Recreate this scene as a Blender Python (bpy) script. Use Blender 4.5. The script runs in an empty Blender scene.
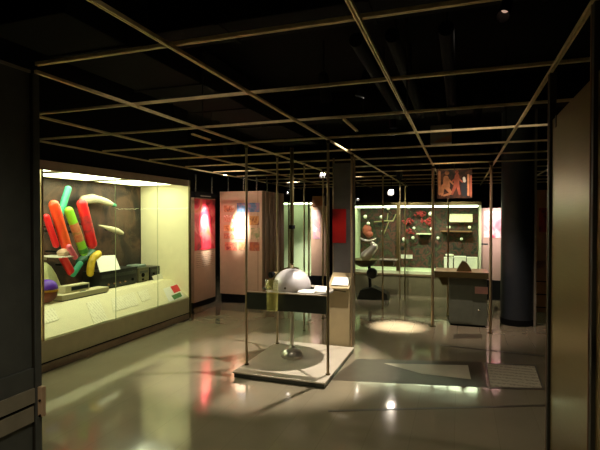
import bpy, bmesh, math, random
from mathutils import Vector, Matrix
random.seed(7)
S = bpy.context.scene
COL = S.collection
F = 460.0; EYE = 1.58
YAW = math.atan(160 / F); PIT = math.atan(7 / F)

# ---------------------------------------------------------------- measuring: photo pixel -> point on a world plane
def ray(px, py):
    x, y, z = (px - 300) / F, 1.0, (225 - py) / F
    y, z = y * math.cos(PIT) + z * math.sin(PIT), z * math.cos(PIT) - y * math.sin(PIT)
    return Vector((x * math.cos(YAW) - y * math.sin(YAW), x * math.sin(YAW) + y * math.cos(YAW), z))
EYEV = Vector((0, 0, EYE))
def on_x(px, py, X): v = ray(px, py); return EYEV + v * (X / v.x)
def on_y(px, py, Y): v = ray(px, py); return EYEV + v * (Y / v.y)
def on_z(px, py, Z): v = ray(px, py); return EYEV + v * ((Z - EYE) / v.z)

# ---------------------------------------------------------------- materials
def srgb(r, g, b):
    f = lambda c: (c / 255 / 12.92) if c <= 10 else ((c / 255 + 0.055) / 1.055) ** 2.4
    return (f(r), f(g), f(b), 1.0)
def new_mat(name):
    m = bpy.data.materials.new(name); m.use_nodes = True
    nt = m.node_tree
    return m, nt, nt.nodes['Principled BSDF']
def mat(name, c, rough=0.5, metal=0.0, vary=0.12, scale=9.0, bump=0.0, spec=0.5, stretch=(1, 1, 1)):
    m, nt, b = new_mat(name)
    tc = nt.nodes.new('ShaderNodeTexCoord'); mp = nt.nodes.new('ShaderNodeMapping')
    mp.inputs['Scale'].default_value = stretch
    nz = nt.nodes.new('ShaderNodeTexNoise'); nz.inputs['Scale'].default_value = scale; nz.inputs['Detail'].default_value = 4
    nt.links.new(tc.outputs['Object'], mp.inputs[0]); nt.links.new(mp.outputs[0], nz.inputs['Vector'])
    rp = nt.nodes.new('ShaderNodeValToRGB')
    rp.color_ramp.elements[0].position = 0.3; rp.color_ramp.elements[1].position = 0.7
    rp.color_ramp.elements[0].color = tuple(x * (1 - vary) for x in c[:3]) + (1,)
    rp.color_ramp.elements[1].color = tuple(min(1, x * (1 + vary)) for x in c[:3]) + (1,)
    nt.links.new(nz.outputs['Fac'], rp.inputs[0]); nt.links.new(rp.outputs[0], b.inputs['Base Color'])
    b.inputs['Roughness'].default_value = rough; b.inputs['Metallic'].default_value = metal
    b.inputs['Specular IOR Level'].default_value = spec
    if bump:
        bp = nt.nodes.new('ShaderNodeBump'); bp.inputs['Strength'].default_value = bump; bp.inputs['Distance'].default_value = 0.01
        nt.links.new(nz.outputs['Fac'], bp.inputs['Height']); nt.links.new(bp.outputs[0], b.inputs['Normal'])
    return m
def glow(name, c, k):
    m, nt, b = new_mat(name)
    b.inputs['Base Color'].default_value = (0.8, 0.8, 0.8, 1)
    b.inputs['Emission Color'].default_value = c; b.inputs['Emission Strength'].default_value = k
    return m
def glass(name, tint=(0.93, 0.97, 0.94, 1), gloss=(1, 1, 1, 1)):
    m = bpy.data.materials.new(name); m.use_nodes = True; nt = m.node_tree
    nt.nodes.remove(nt.nodes['Principled BSDF'])
    t = nt.nodes.new('ShaderNodeBsdfTransparent'); t.inputs[0].default_value = tint
    g = nt.nodes.new('ShaderNodeBsdfGlossy'); g.inputs['Roughness'].default_value = 0.02; g.inputs[0].default_value = gloss
    fr = nt.nodes.new('ShaderNodeFresnel'); fr.inputs[0].default_value = 1.35
    mx = nt.nodes.new('ShaderNodeMixShader')
    ge = nt.nodes.new('ShaderNodeNewGeometry'); inv = nt.nodes.new('ShaderNodeMath'); inv.operation = 'SUBTRACT'; inv.inputs[0].default_value = 1.0
    ml = nt.nodes.new('ShaderNodeMath'); ml.operation = 'MULTIPLY'
    nt.links.new(ge.outputs['Backfacing'], inv.inputs[1]); nt.links.new(fr.outputs[0], ml.inputs[0]); nt.links.new(inv.outputs[0], ml.inputs[1])
    nt.links.new(ml.outputs[0], mx.inputs[0]); nt.links.new(t.outputs[0], mx.inputs[1]); nt.links.new(g.outputs[0], mx.inputs[2])
    nt.links.new(mx.outputs[0], nt.nodes['Material Output'].inputs[0])
    return m
def blotch(name, cols, scale=6.0, rough=0.5, detail=3.0, dist=0.6, stretch=(1, 1, 1), voronoi=False, offset=(0, 0, 0)):
    """printed picture: several ink colours laid out by a noise pattern"""
    m, nt, b = new_mat(name)
    tc = nt.nodes.new('ShaderNodeTexCoord'); mp = nt.nodes.new('ShaderNodeMapping'); mp.inputs['Scale'].default_value = stretch
    mp.inputs['Location'].default_value = offset
    nt.links.new(tc.outputs['Object'], mp.inputs[0])
    if voronoi:
        nz = nt.nodes.new('ShaderNodeTexVoronoi'); nz.inputs['Scale'].default_value = scale
        sep = nt.nodes.new('ShaderNodeSeparateColor'); nt.links.new(nz.outputs['Color'], sep.inputs[0]); out = sep.outputs[0]
    else:
        nz = nt.nodes.new('ShaderNodeTexNoise'); nz.inputs['Scale'].default_value = scale
        nz.inputs['Detail'].default_value = detail; nz.inputs['Distortion'].default_value = dist; out = nz.outputs['Fac']
    nt.links.new(mp.outputs[0], nz.inputs['Vector'])
    rp = nt.nodes.new('ShaderNodeValToRGB'); cr = rp.color_ramp
    while len(cr.elements) < len(cols): cr.elements.new(0.5)
    lo, hi = (0.0, 1.0) if voronoi else (0.33, 0.68)
    for i, c in enumerate(cols):
        cr.elements[i].position = lo + (hi - lo) * i / max(1, len(cols) - 1); cr.elements[i].color = c
    nt.links.new(out, rp.inputs[0]); nt.links.new(rp.outputs[0], b.inputs['Base Color'])
    b.inputs['Roughness'].default_value = rough
    return m
def paper_lines(name, paper, ink, period=0.03, axis=1, duty=0.4):
    """label paper printed with lines too small to read"""
    m, nt, b = new_mat(name)
    tc = nt.nodes.new('ShaderNodeTexCoord'); sp = nt.nodes.new('ShaderNodeSeparateXYZ')
    nt.links.new(tc.outputs['Object'], sp.inputs[0])
    mu = nt.nodes.new('ShaderNodeMath'); mu.operation = 'DIVIDE'; mu.inputs[1].default_value = period
    fr = nt.nodes.new('ShaderNodeMath'); fr.operation = 'FRACT'
    lt = nt.nodes.new('ShaderNodeMath'); lt.operation = 'LESS_THAN'; lt.inputs[1].default_value = duty
    nt.links.new(sp.outputs[axis], mu.inputs[0]); nt.links.new(mu.outputs[0], fr.inputs[0]); nt.links.new(fr.outputs[0], lt.inputs[0])
    nz = nt.nodes.new('ShaderNodeTexNoise'); nz.inputs['Scale'].default_value = 45
    nt.links.new(tc.outputs['Object'], nz.inputs['Vector'])
    gt = nt.nodes.new('ShaderNodeMath'); gt.operation = 'GREATER_THAN'; gt.inputs[1].default_value = 0.47
    nt.links.new(nz.outputs['Fac'], gt.inputs[0])
    ml = nt.nodes.new('ShaderNodeMath'); ml.operation = 'MULTIPLY'
    nt.links.new(lt.outputs[0], ml.inputs[0]); nt.links.new(gt.outputs[0], ml.inputs[1])
    mx = nt.nodes.new('ShaderNodeMix'); mx.data_type = 'RGBA'
    mx.inputs[6].default_value = paper; mx.inputs[7].default_value = ink
    nt.links.new(ml.outputs[0], mx.inputs[0]); nt.links.new(mx.outputs[2], b.inputs['Base Color'])
    b.inputs['Roughness'].default_value = 0.6
    return m

M = {}
M['black'] = mat('matt_black', srgb(15, 15, 16), 0.75, spec=.12)
M['ceiling'] = mat('ceiling_black', srgb(9, 9, 9), 0.95, spec=.05)
M['wall'] = mat('wall_black', srgb(26, 25, 25), 0.85)
M['duct'] = mat('duct_grey', srgb(15, 15, 16), 0.85, spec=.08)
M['slate'] = mat('slate_panel', srgb(84, 86, 85), 0.45, spec=0.3)
M['trimgrey'] = mat('trim_grey', srgb(140, 132, 118), 0.5)
M['bar'] = mat('grid_channel_metal', srgb(226, 204, 156), 0.42, 0.4, vary=0.2, scale=14)
M['pole'] = mat('pole_brass_steel', srgb(170, 150, 118), 0.32, 0.8, vary=0.15)
M['bronze'] = mat('dark_bronze', srgb(92, 80, 48), 0.4, 0.7)
M['chrome'] = mat('chrome', srgb(215, 215, 215), 0.18, 1.0, vary=0.05)
M['softchrome'] = mat('soft_chrome', srgb(214, 208, 196), 0.32, 0.75, vary=0.05)
M['satin'] = mat('satin_door_metal', srgb(142, 124, 70), 0.34, 0.9, vary=0.06, scale=5, stretch=(1, 1, 30))
M['darkpost'] = mat('dark_post', srgb(42, 38, 30), 0.5)
M['cream'] = mat('cream_paint', srgb(226, 216, 176), 0.6, vary=0.03)
M['olive'] = mat('olive_plinth', srgb(214, 200, 164), 0.4, vary=0.05)
M['fascia'] = mat('brown_fascia', srgb(180, 152, 128), 0.55, vary=0.08)
M['tan'] = mat('tan_board', srgb(192, 160, 132), 0.5, vary=0.04)
M['brownboard'] = mat('brown_ribbed_board', srgb(140, 106, 80), 0.5, vary=0.25, scale=12, stretch=(1, 6, .1))
M['khaki'] = mat('khaki_cabinet', srgb(170, 150, 112), 0.5, vary=0.06)
M['graphite'] = mat('graphite_board', srgb(96, 92, 90), 0.4, vary=0.1)
M['white'] = mat('white_card', srgb(232, 228, 214), 0.6, vary=0.03)
M['platform'] = mat('platform_white', srgb(196, 184, 164), 0.35, vary=0.05)
M['silver'] = mat('globe_silver_white', srgb(222, 214, 212), 0.38, 0.25, vary=0.05)
M['fasciagreen'] = mat('dark_green_fascia', srgb(58, 62, 54), 0.28, vary=0.2)
M['cabinetgreen'] = mat('dark_green_grey_cabinet', srgb(92, 96, 82), 0.5, vary=0.1)
M['navy'] = mat('navy_black', srgb(42, 47, 52), 0.45)
M['copper'] = mat('warm_copper', srgb(176, 128, 92), 0.35, 0.6)
M['glass'] = glass('case_glass', gloss=(.45, .45, .45, 1))
M['seam'] = mat('seam_green', srgb(150, 160, 120), .4)
M['gear'] = mat('black_gear', srgb(22, 24, 22), 0.35)
M['putty'] = mat('putty_plastic', srgb(206, 196, 158), 0.45, vary=0.03)
M['green_panel'] = mat('pale_green_paint', srgb(206, 216, 178), 0.6, vary=0.03)
M['lamp'] = glow('lamp_glow', (1.0, 0.90, 0.74, 1), 60)
M['lamp_small'] = glow('small_lamp_glow', (1.0, 0.9, 0.8, 1), 25)
M['lamp_dim'] = glow('dim_lamp_glow', (1.0, .62, .45, 1), .5)
M['tube'] = glow('case_light_glow', (0.98, 1.0, 0.66, 1), 9.5)
M['tubegreen'] = glow('green_case_light_glow', (0.92, 1.0, 0.66, 1), 9.0)
M['text'] = paper_lines('label_print', srgb(232, 224, 192), srgb(208, 198, 164), 0.04, 1)
M['textv'] = paper_lines('board_print', srgb(196, 168, 140), srgb(150, 120, 98), 0.035, 2)

# ---------------------------------------------------------------- mesh building
class MB:
    def __init__(self): self.bm = bmesh.new()
    def box(self, lo, hi, bev=0.0, rot=None):
        lo, hi = Vector(lo), Vector(hi); c = (lo + hi) / 2; s = hi - lo
        r = bmesh.ops.create_cube(self.bm, size=1.0)
        vs = r['verts']
        bmesh.ops.scale(self.bm, vec=s, verts=vs)
        if bev:
            es = list({e for v in vs for e in v.link_edges})
            rb = bmesh.ops.bevel(self.bm, geom=es, offset=bev, segments=2, affect='EDGES', profile=0.6)
            vs = list({v for f in rb['faces'] for v in f.verts} | {v for v in vs if v.is_valid})
            vs = [v for v in vs if v.is_valid]
        if rot is not None: bmesh.ops.rotate(self.bm, cent=(0, 0, 0), matrix=rot, verts=vs)
        bmesh.ops.translate(self.bm, vec=c, verts=vs)
        return self
    def cyl(self, p, q, r, r2=None, seg=20):
        p, q = Vector(p), Vector(q); d = q - p
        res = bmesh.ops.create_cone(self.bm, cap_ends=True, segments=seg, radius1=r, radius2=r if r2 is None else r2, depth=d.length)
        vs = res['verts']
        bmesh.ops.rotate(self.bm, cent=(0, 0, 0), matrix=d.to_track_quat('Z', 'Y').to_matrix(), verts=vs)
        bmesh.ops.translate(self.bm, vec=(p + q) / 2, verts=vs)
        return self
    def ball(self, c, r, s=(1, 1, 1), seg=20, rot=None):
        res = bmesh.ops.create_uvsphere(self.bm, u_segments=seg, v_segments=max(8, seg // 2), radius=r)
        bmesh.ops.scale(self.bm, vec=s, verts=res['verts'])
        if rot is not None: bmesh.ops.rotate(self.bm, cent=(0, 0, 0), matrix=rot, verts=res['verts'])
        bmesh.ops.translate(self.bm, vec=c, verts=res['verts'])
        return self
    def lathe(self, c, prof, seg=36, axis=None):
        """prof: (radius, height) list, about +Z or about axis"""
        c = Vector(c); rot = Matrix.Identity(3) if axis is None else Vector(axis).to_track_quat('Z', 'Y').to_matrix()
        rings = []
        for r, h in prof:
            if r < 1e-5: rings.append([self.bm.verts.new(c + rot @ Vector((0, 0, h)))])
            else: rings.append([self.bm.verts.new(c + rot @ Vector((r * math.cos(2 * math.pi * k / seg), r * math.sin(2 * math.pi * k / seg), h))) for k in range(seg)])
        for a, b in zip(rings, rings[1:]):
            for k in range(seg):
                j = (k + 1) % seg
                if len(a) == 1 and len(b) == 1: continue
                if len(a) == 1: self.bm.faces.new((a[0], b[j], b[k]))
                elif len(b) == 1: self.bm.faces.new((a[k], a[j], b[0]))
                else: self.bm.faces.new((a[k], a[j], b[j], b[k]))
        for ring, flip in ((rings[0], True), (rings[-1], False)):
            if len(ring) > 2: self.bm.faces.new(ring[::-1] if flip else ring)
        return self
    def capsule(self, p, q, r, seg=22, r2=None):
        p, q = Vector(p), Vector(q); L = (q - p).length; r2 = r if r2 is None else r2
        pr = [(0, 0)]
        n = 6
        for i in range(1, n + 1):
            a = i / n * math.pi / 2; pr.append((r * math.sin(a), r - r * math.cos(a)))
        for i in range(0, n): 
            a = i / n * math.pi / 2; pr.append((r2 * math.cos(a), L - r2 + r2 * math.sin(a)))
        pr.append((0, L))
        return self.lathe(p, pr, seg, q - p)
    def path(self, pts, r, seg=10):
        for a, b in zip(pts, pts[1:]): self.cyl(a, b, r, seg=seg)
        for p in pts[1:-1]: self.ball(p, r, seg=10)
        return self
    def prism(self, pts, off):
        """closed solid: polygon pts pushed along off"""
        off = Vector(off)
        a = [self.bm.verts.new(Vector(p)) for p in pts]; b = [self.bm.verts.new(Vector(p) + off) for p in pts]
        self.bm.faces.new(a); self.bm.faces.new(b[::-1])
        n = len(a)
        for i in range(n): self.bm.faces.new((a[i], b[i], b[(i + 1) % n], a[(i + 1) % n]))
        return self
    def build(self, name, m, parent=None, smooth=False, label=None, origin=None):
        bmesh.ops.recalc_face_normals(self.bm, faces=self.bm.faces[:])
        me = bpy.data.meshes.new(name)
        o = bpy.data.objects.new(name, me)
        base = Vector((0, 0, 0))
        if origin is not None: base = Vector(origin)
        elif parent is None:
            vs = [v.co for v in self.bm.verts]
            lo = Vector((min(v.x for v in vs), min(v.y for v in vs), min(v.z for v in vs))); hi = Vector((max(v.x for v in vs), max(v.y for v in vs), max(v.z for v in vs)))
            base = Vector(((lo.x + hi.x) / 2, (lo.y + hi.y) / 2, lo.z))
        elif parent is not None:
            base = world_loc(parent)
        bmesh.ops.translate(self.bm, vec=-base, verts=self.bm.verts[:])
        self.bm.to_mesh(me); self.bm.free()
        if smooth:
            for p in me.polygons: p.use_smooth = True
            me.set_sharp_from_angle(angle=math.radians(40))
        me.materials.append(m)
        COL.objects.link(o)
        if parent is not None:
            o.parent = parent; o.location = base - world_loc(parent)
        else: o.location = base
        if label: o['label'] = label
        return o
def world_loc(o):
    v = Vector(o.location)
    while o.parent is not None:
        o = o.parent; v += Vector(o.location)
    return v
def tag(o, label, cat, group=None):
    o['label'] = label; o['category'] = cat
    if group: o['group'] = group
    return o
def thing(name, label, cat, loc, group=None):
    o = bpy.data.objects.new(name, None); o.empty_display_size = 0.1
    COL.objects.link(o); o.location = loc
    return tag(o, label, cat, group)
def struct(o): o['kind'] = 'structure'; return o
def box(name, m, lo, hi, parent=None, bev=0.0, label=None): return MB().box(lo, hi, bev).build(name, m, parent, label=label)

# ---------------------------------------------------------------- the room
X0, X1, Y0, Y1, ZC = -6.2, 4.2, -2.6, 13.0, 3.35
def floor_material():
    m, nt, b = new_mat('polished_floor_tiles')
    tc = nt.nodes.new('ShaderNodeTexCoord'); mp = nt.nodes.new('ShaderNodeMapping')
    mp.inputs['Rotation'].default_value = (0, 0, math.pi / 2)
    mp.inputs['Location'].default_value = (0, -0.07, 0)
    nt.links.new(tc.outputs['Object'], mp.inputs[0])
    br = nt.nodes.new('ShaderNodeTexBrick'); br.offset = 0.0
    br.inputs['Scale'].default_value = 1.0; br.inputs['Brick Width'].default_value = 3.4; br.inputs['Row Height'].default_value = 0.30
    br.inputs['Mortar Size'].default_value = 0.0025; br.inputs['Mortar Smooth'].default_value = 0.2
    br.inputs['Color1'].default_value = srgb(150, 139, 115); br.inputs['Color2'].default_value = srgb(147, 136, 113)
    br.inputs['Mortar'].default_value = srgb(138, 128, 104)
    nt.links.new(mp.outputs[0], br.inputs['Vector'])
    nz = nt.nodes.new('ShaderNodeTexNoise'); nz.inputs['Scale'].default_value = 1.6; nz.inputs['Detail'].default_value = 6
    nt.links.new(tc.outputs['Object'], nz.inputs['Vector'])
    mx = nt.nodes.new('ShaderNodeMix'); mx.data_type = 'RGBA'; mx.blend_type = 'MULTIPLY'; mx.inputs[0].default_value = 0.35
    rp = nt.nodes.new('ShaderNodeValToRGB'); rp.color_ramp.elements[0].color = (.62, .6, .56, 1); rp.color_ramp.elements[1].color = (1, 1, 1, 1)
    rp.color_ramp.elements[0].position = .35; rp.color_ramp.elements[1].position = .65
    nt.links.new(nz.outputs['Fac'], rp.inputs[0])
    nt.links.new(br.outputs['Color'], mx.inputs[6]); nt.links.new(rp.outputs[0], mx.inputs[7])
    nt.links.new(mx.outputs[2], b.inputs['Base Color'])
    b.inputs['Roughness'].default_value = 0.11
    b.inputs['IOR'].default_value = 1.5
    b.inputs['Coat Weight'].default_value = 0.4; b.inputs['Coat Roughness'].default_value = 0.03; b.inputs['Coat IOR'].default_value = 1.5
    n2 = nt.nodes.new('ShaderNodeTexNoise'); n2.inputs['Scale'].default_value = 2.2; n2.inputs['Detail'].default_value = 2
    nt.links.new(tc.outputs['Object'], n2.inputs['Vector'])
    bp = nt.nodes.new('ShaderNodeBump'); bp.inputs['Strength'].default_value = 0.05; bp.inputs['Distance'].default_value = 0.05
    nt.links.new(n2.outputs['Fac'], bp.inputs['Height'])
    nt.links.new(bp.outputs[0], b.inputs['Normal']); nt.links.new(bp.outputs[0], b.inputs['Coat Normal'])
    return m
M['floor'] = floor_material()
struct(box('floor', M['floor'], (X0, Y0, -0.1), (X1, Y1, 0)))
struct(box('ceiling', M['ceiling'], (X0, Y0, ZC), (X1, Y1, ZC + .1)))
struct(box('wall_left', M['wall'], (X0 - .1, Y0, 0), (X0, Y1, ZC)))
struct(box('wall_right', M['wall'], (X1, Y0, 0), (X1 + .1, Y1, ZC)))
struct(box('wall_back', M['wall'], (X0 - .1, Y1, 0), (X1 + .1, Y1 + .1, ZC)))
struct(box('wall_front', M['wall'], (X0 - .1, Y0 - .1, 0), (X1 + .1, Y0, ZC)))

# ---------------------------------------------------------------- suspended grid of metal channels
ZG = 2.33
XS = [-3.92, -2.98, -2.08, -1.21, -0.37, 0.44, 1.29]
YS = [1.765, 2.60, 3.45, 4.30, 5.15, 6.00, 6.85, 7.70, 8.55, 9.40, 10.25, 11.1]
grid = thing('ceiling_grid', 'open square grid of brassy metal channels hung below the black ceiling', 'ceiling grid', (0, 4, ZG))
def channel(a, b, w=0.019, h=0.017):
    a, b = Vector(a), Vector(b); d = (b - a).normalized(); s = Vector((-d.y, d.x, 0))
    z0 = a.z
    mb = MB()
    # a C-shaped channel: web on top, two lips
    def strip(off, wid, zlo, zhi):
        pts = [a + s * (off - wid / 2), a + s * (off + wid / 2), b + s * (off + wid / 2), b + s * (off - wid / 2)]
        mb.prism([Vector((p.x, p.y, z0 + zlo)) for p in pts], (0, 0, zhi - zlo))
    strip(0, w, h - .004, h); strip(-w / 2 + .003, .006, 0, h - .004); strip(w / 2 - .003, .006, 0, h - .004)
    return mb
for i, x in enumerate(XS):
    y0 = {0: 3.42, 1: 2.56, 2: 1.81}.get(i, -0.9 if i < 5 else 1.7)
    if i == 6: y0 = 2.55
    channel((x, y0, ZG), (x, 11.4, ZG)).build('grid_bar', M['bar'], grid)
for j, y in enumerate(YS):
    x0 = {0: -2.02, 1: -3.0}.get(j, -3.92); x1 = 0.47 if j == 0 else 1.95
    channel((x0, y, ZG + .017), (x1, y, ZG + .017)).build('grid_bar', M['bar'], grid)
for x, y in ((-2.08, 3.45), (-.37, 3.45), (-1.21, 6.0), (.44, 5.15), (-2.98, 5.15), (-.37, 8.55), (-3.9, 8.55), (1.29, 6.85)):
    MB().cyl((x, y, ZG + .04), (x, y, ZC - .002), .005, seg=8).build('hanger_rod', M['black'], grid)
# short loose bars lying in the grid
for (n, lab, a, b) in (('grid_strut', 'short stub bar hanging from the grid left of the centre rail', on_z(344, 118, 2.35), on_z(357, 130, 2.35)),
                       ('grid_strut', 'short stub bar in the grid above the long left showcase', on_z(192, 133, 2.35), on_z(210, 139, 2.35))):
    tag(channel((a.x, a.y, ZG + .004), (b.x, b.y, ZG + .004), .022, .014).build(n, M['bar']), lab, 'bar', 'stub bars on the ceiling grid')

# ducts and pipes up in the dark
def duct(name, lab, lo, hi):
    t = thing(name, lab, 'air duct', (lo[0] / 2 + hi[0] / 2, lo[1] / 2 + hi[1] / 2, lo[2]), 'air ducts in the dark ceiling')
    box('duct_body', M['duct'], lo, hi, t, .01)
    ax = 0 if hi[0] - lo[0] > hi[1] - lo[1] else 1
    k = lo[ax] + .6
    while k < hi[ax] - .2:
        l = [lo[0] - .015, lo[1] - .015, lo[2] - .015]; h = [hi[0] + .015, hi[1] + .015, hi[2]]
        l[ax] = k; h[ax] = k + .03
        box('flange', M['duct'], l, h, t); k += 1.1
duct('air_duct', 'wide flat grey duct running away above the left showcase', (-3.3, 2.4, 2.95), (-2.5, 8.2, 3.33))
duct('air_duct', 'narrow grey duct running across the ceiling near the front', (-2.3, 3.0, 3.0), (1.2, 3.35, 3.33))
duct('air_duct', 'narrow grey duct running across the ceiling beyond the globe', (-2.3, 6.3, 3.0), (2.2, 6.7, 3.33))
for x, lab in ((-.75, 'left of the three round pipes under the black ceiling'), (-.48, 'middle of the three round pipes under the black ceiling'), (-.1, 'right of the three round pipes under the black ceiling')):
    p = thing('ceiling_pipe', 'dark pipe, ' + lab, 'pipe', (x, 4.8, 2.9), 'pipes under the ceiling')
    MB().cyl((x, 3.45, 2.93), (x, 6.2, 2.93), .055).build('pipe_run', M['duct'], p, True)
    for y in (3.7, 4.8, 5.9): MB().cyl((x, y, 2.98), (x, y, ZC - .002), .008, seg=8).build('pipe_hanger', M['duct'], p)
c = on_z(442, 137, 2.62)
sp = thing('ceiling_speaker', 'pale grey box speaker hung under the ceiling right of centre', 'speaker', (c.x, 6.05, 2.5))
box('speaker_body', M['trimgrey'], (c.x - .13, 5.95, 2.5), (c.x + .12, 6.1, 2.73), sp, .01)
MB().prism([(c.x - .10, 5.948, 2.515), (c.x + .12, 5.948, 2.515), (c.x + .12, 5.948, 2.6), (c.x + .0, 5.948, 2.565)], (0, .006, 0)).build('speaker_badge', M['copper'], sp)
MB().cyl((c.x, 6.03, 2.73), (c.x, 6.03, ZC - .002), .01, seg=8).build('speaker_stem', M['black'], sp)

# ---------------------------------------------------------------- spotlights
PW = 5.0
def spotlight(lab, loc, target, power, angle, blend=0.8, color=(1, .84, .62), size=.05, lens=True, lens_mat=None, r=.045):
    loc, target = Vector(loc), Vector(target); d = (target - loc).normalized()
    t = thing('track_spotlight', lab, 'spotlight', loc, 'spotlights under the ceiling')
    back, mouth = (.26, -.05) if lens else (.16, .012)
    Lh = back + mouth + .08
    MB().lathe(loc - d * back, [(r * .75, 0), (r * 1.05, .02), (r * 1.15, .1), (r * 1.25, Lh), (r * 1.12, Lh + .002), (r * .9, .09), (0, .085)], 20, d).build('lamp_housing', M['black'], t, True)
    up = loc - d * (back - .05) + Vector((0, 0, r))
    zt = ZC - .002 if loc.z > 2.36 else ZG + .0
    MB().cyl(up, (up.x, up.y, max(zt, up.z + .02)), .008, seg=8).build('lamp_stem', M['black'], t)
    MB().ball(loc - d * (back - .10 if lens else .02), r * .8, (1, 1, .55), 16, d.to_track_quat('Z', 'Y').to_matrix()).build('lamp_lens', lens_mat or M['lamp_small'], t, True)
    if power:
        L = bpy.data.lights.new('spot_beam', 'SPOT'); L.energy = power * PW; L.spot_size = math.radians(angle); L.spot_blend = blend
        L.color = color; L.shadow_soft_size = size
        o = bpy.data.objects.new('spot_beam', L); COL.objects.link(o); o.parent = t
        o.location = d * (.06 if not lens else -.035); o.rotation_euler = d.to_track_quat('-Z', 'Y').to_euler()
    return t

spotlight('spotlight under the ceiling aimed down at the silver globe', (-1.0, 4.85, 2.9), (-1.68, 4.68, .5), 100, 50, .4, (1, .90, .78), .025)
spotlight('spotlight aimed at the tan board of small pictures', (-3.72, 6.95, 2.66), (-3.84, 7.68, 1.42), 330, 18, 1, (1, .92, .80), .03)
spotlight('spotlight aimed at the red poster by the left showcase', (-3.80, 7.2, 2.66), (-4.36, 7.30, 1.43), 420, 18, 1, (1, .92, .84), .03)
spotlight('added wide fill light washing the two picture boards beyond the left showcase', (-3.3, 5.8, 2.95), (-3.95, 7.6, 1.25), 64, 62, 1, (1, .86, .70), .04, r=.06)  # added fill that lifts the boards around the two narrow beams
spotlight('spotlight shining straight down on the floor behind the globe', (-.95, 6.98, 2.95), (-.85, 6.76, 0), 500, 18, 1, (1, .88, .72), .03)
spotlight('spotlight aimed at the picture hung over the dark cabinet', (-.2, 6.1, 2.75), (-.08, 6.9, 2.05), 3.5, 60, 1, (1, .72, .45), .03)
spotlight('spotlight aimed at the pink poster beside the round column', (.62, 8.9, 2.62), (.66, 9.6, 1.52), 80, 32, 1, (1, .82, .78), .03)
spotlight('spotlight aimed at the red picture of the graphite kiosk', (-1.3, 4.55, 2.8), (-1.34, 5.55, 1.25), 6, 24, 1, (1, .8, .7), .03)
spotlight('spotlight aimed at the narrow bright poster beyond the globe', (-3.45, 9.0, 2.66), (-3.42, 9.8, 1.5), 150, 45, 1, (1, .88, .82), .03)
spotlight('spotlight above the dish exhibit near the far showcase', (-1.9, 8.5, 2.8), (-1.75, 8.95, .8), 34, 40, 1, (1, .86, .76), .03)
spotlight('spotlight aimed down at the dark cabinet and its counter', (.2, 6.15, 2.85), (.05, 7.0, .6), 40, 60, 1, (1, .78, .64), .03)
spotlight('added fill light high over the printed floor plate on the right', (.15, 3.5, 3.15), (.1, 4.9, 0), 11, 95, 1, (1, .84, .66), .02, r=.09)  # added to brighten the right floor, its mouth turned out of sight
spotlight('added fill light high over the aisle in front of the globe bay', (-1.6, 2.4, 3.15), (-1.75, 3.5, 0), 5, 95, 1, (1, .86, .64), .02, r=.09)  # added wide light for general brightness on the aisle floor
spotlight('added fill light high over the entrance behind the camera', (-.9, .2, 3.1), (-.9, .4, 0), 30, 120, 1, (1, .9, .62), .02, r=.09)  # added out of view so floor bounce lifts the grid and side panels
spotlight('added light aimed at the white boxes inside the far showcase', (-.1, 8.2, 2.30), (.0, 9.8, .8), 40, 70, 1, (1, .95, .7), .03)  # added to brighten the box fronts that the case strip leaves dark
spotlight('added light aimed at the left half of the far showcase', (-1.0, 8.15, 2.30), (-1.1, 9.8, 1.0), 40, 70, 1, (1, .95, .7), .03)  # added outside the glass to brighten this half of the case
# lamps that look back at the camera
p = on_y(323, 174, 8.0); spotlight('bright lamp hanging in the grid just right of the globe pole', p, p + Vector((.2, -1, -.35)), 2, 80, lens=False, lens_mat=M['lamp'], r=.048)
p = on_y(391, 192, 8.9); spotlight('biggest bright lamp hanging in front of the far showcase', p, p + Vector((.1, -1, -.2)), 1, 80, lens=False, lens_mat=M['lamp'], r=.056)
p = on_y(357, 198, 9.3); spotlight('small angled lamp over the left end of the far showcase', p, p + Vector((.5, -1, -.5)), 0, 80, lens=False, lens_mat=M['lamp'], r=.03)
p = on_y(505, 10, 2.5); spotlight('small dim lamp close to the front, high on the right', p, (p.x - .1, p.y - .5, 2.2), 0, 40, lens=False, lens_mat=M['lamp_dim'], r=.026)
p = on_y(288, 192, 9.0); spotlight('tiny lamp left of the globe pole over the green showcase', p, p + Vector((.2, -1, -.4)), 0, 80, lens=False, lens_mat=M['lamp_small'], r=.026)
p = on_y(174, 128, 4.6); spotlight('tiny lamp above the grid over the long left showcase', (p.x, p.y, 2.75), (p.x + .3, p.y, 1.5), 0, 80, lens=False, lens_mat=M['copper'], r=.026)

# ---------------------------------------------------------------- long left showcase
CX, CB, CA, CE = -4.02, -4.93, 2.75, 6.27      # glass plane, back plane, near end, far end
case = thing('glass_showcase', 'long lit glass showcase with cream inside along the left wall', 'showcase', (CX, 4.5, 0))
box('kickboard', M['fascia'], (CB - .05, CA, 0), (CX - .0, CE, .075), case)
box('shadow_gap', M['black'], (CB - .03, CA, .075), (CX - .02, CE, .095), case)
box('plinth', M['olive'], (CB - .05, CA, .095), (CX, CE, .32), case)
box('fascia', M['fascia'], (CX - .03, CA, 2.075), (CX + .005, CE, 2.17), case)
box('top_panel', M['fascia'], (CB - .05, CA, 2.12), (CX - .03, CE, 2.17), case)
box('rear_panel', M['black'], (CB - .06, CA, .32), (CB - .03, CE, 2.12), case)
box('end_panel', M['cream'], (CB, CE - .02, .32), (CX - .012, CE + .02, 2.12), case)
box('end_panel', M['cream'], (CB, CA, .32), (CX - .012, CA + .03, 2.12), case)
def mural_mat():
    m = blotch('mural_print', [srgb(22, 19, 13), srgb(50, 36, 26), srgb(92, 66, 50), srgb(60, 44, 32)], 2.2, .6, 6, .8)
    return m
box('mural', mural_mat(), (CB - .03, CA + .03, .60), (CB - .012, CE - .02, 2.10), case)
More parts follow.
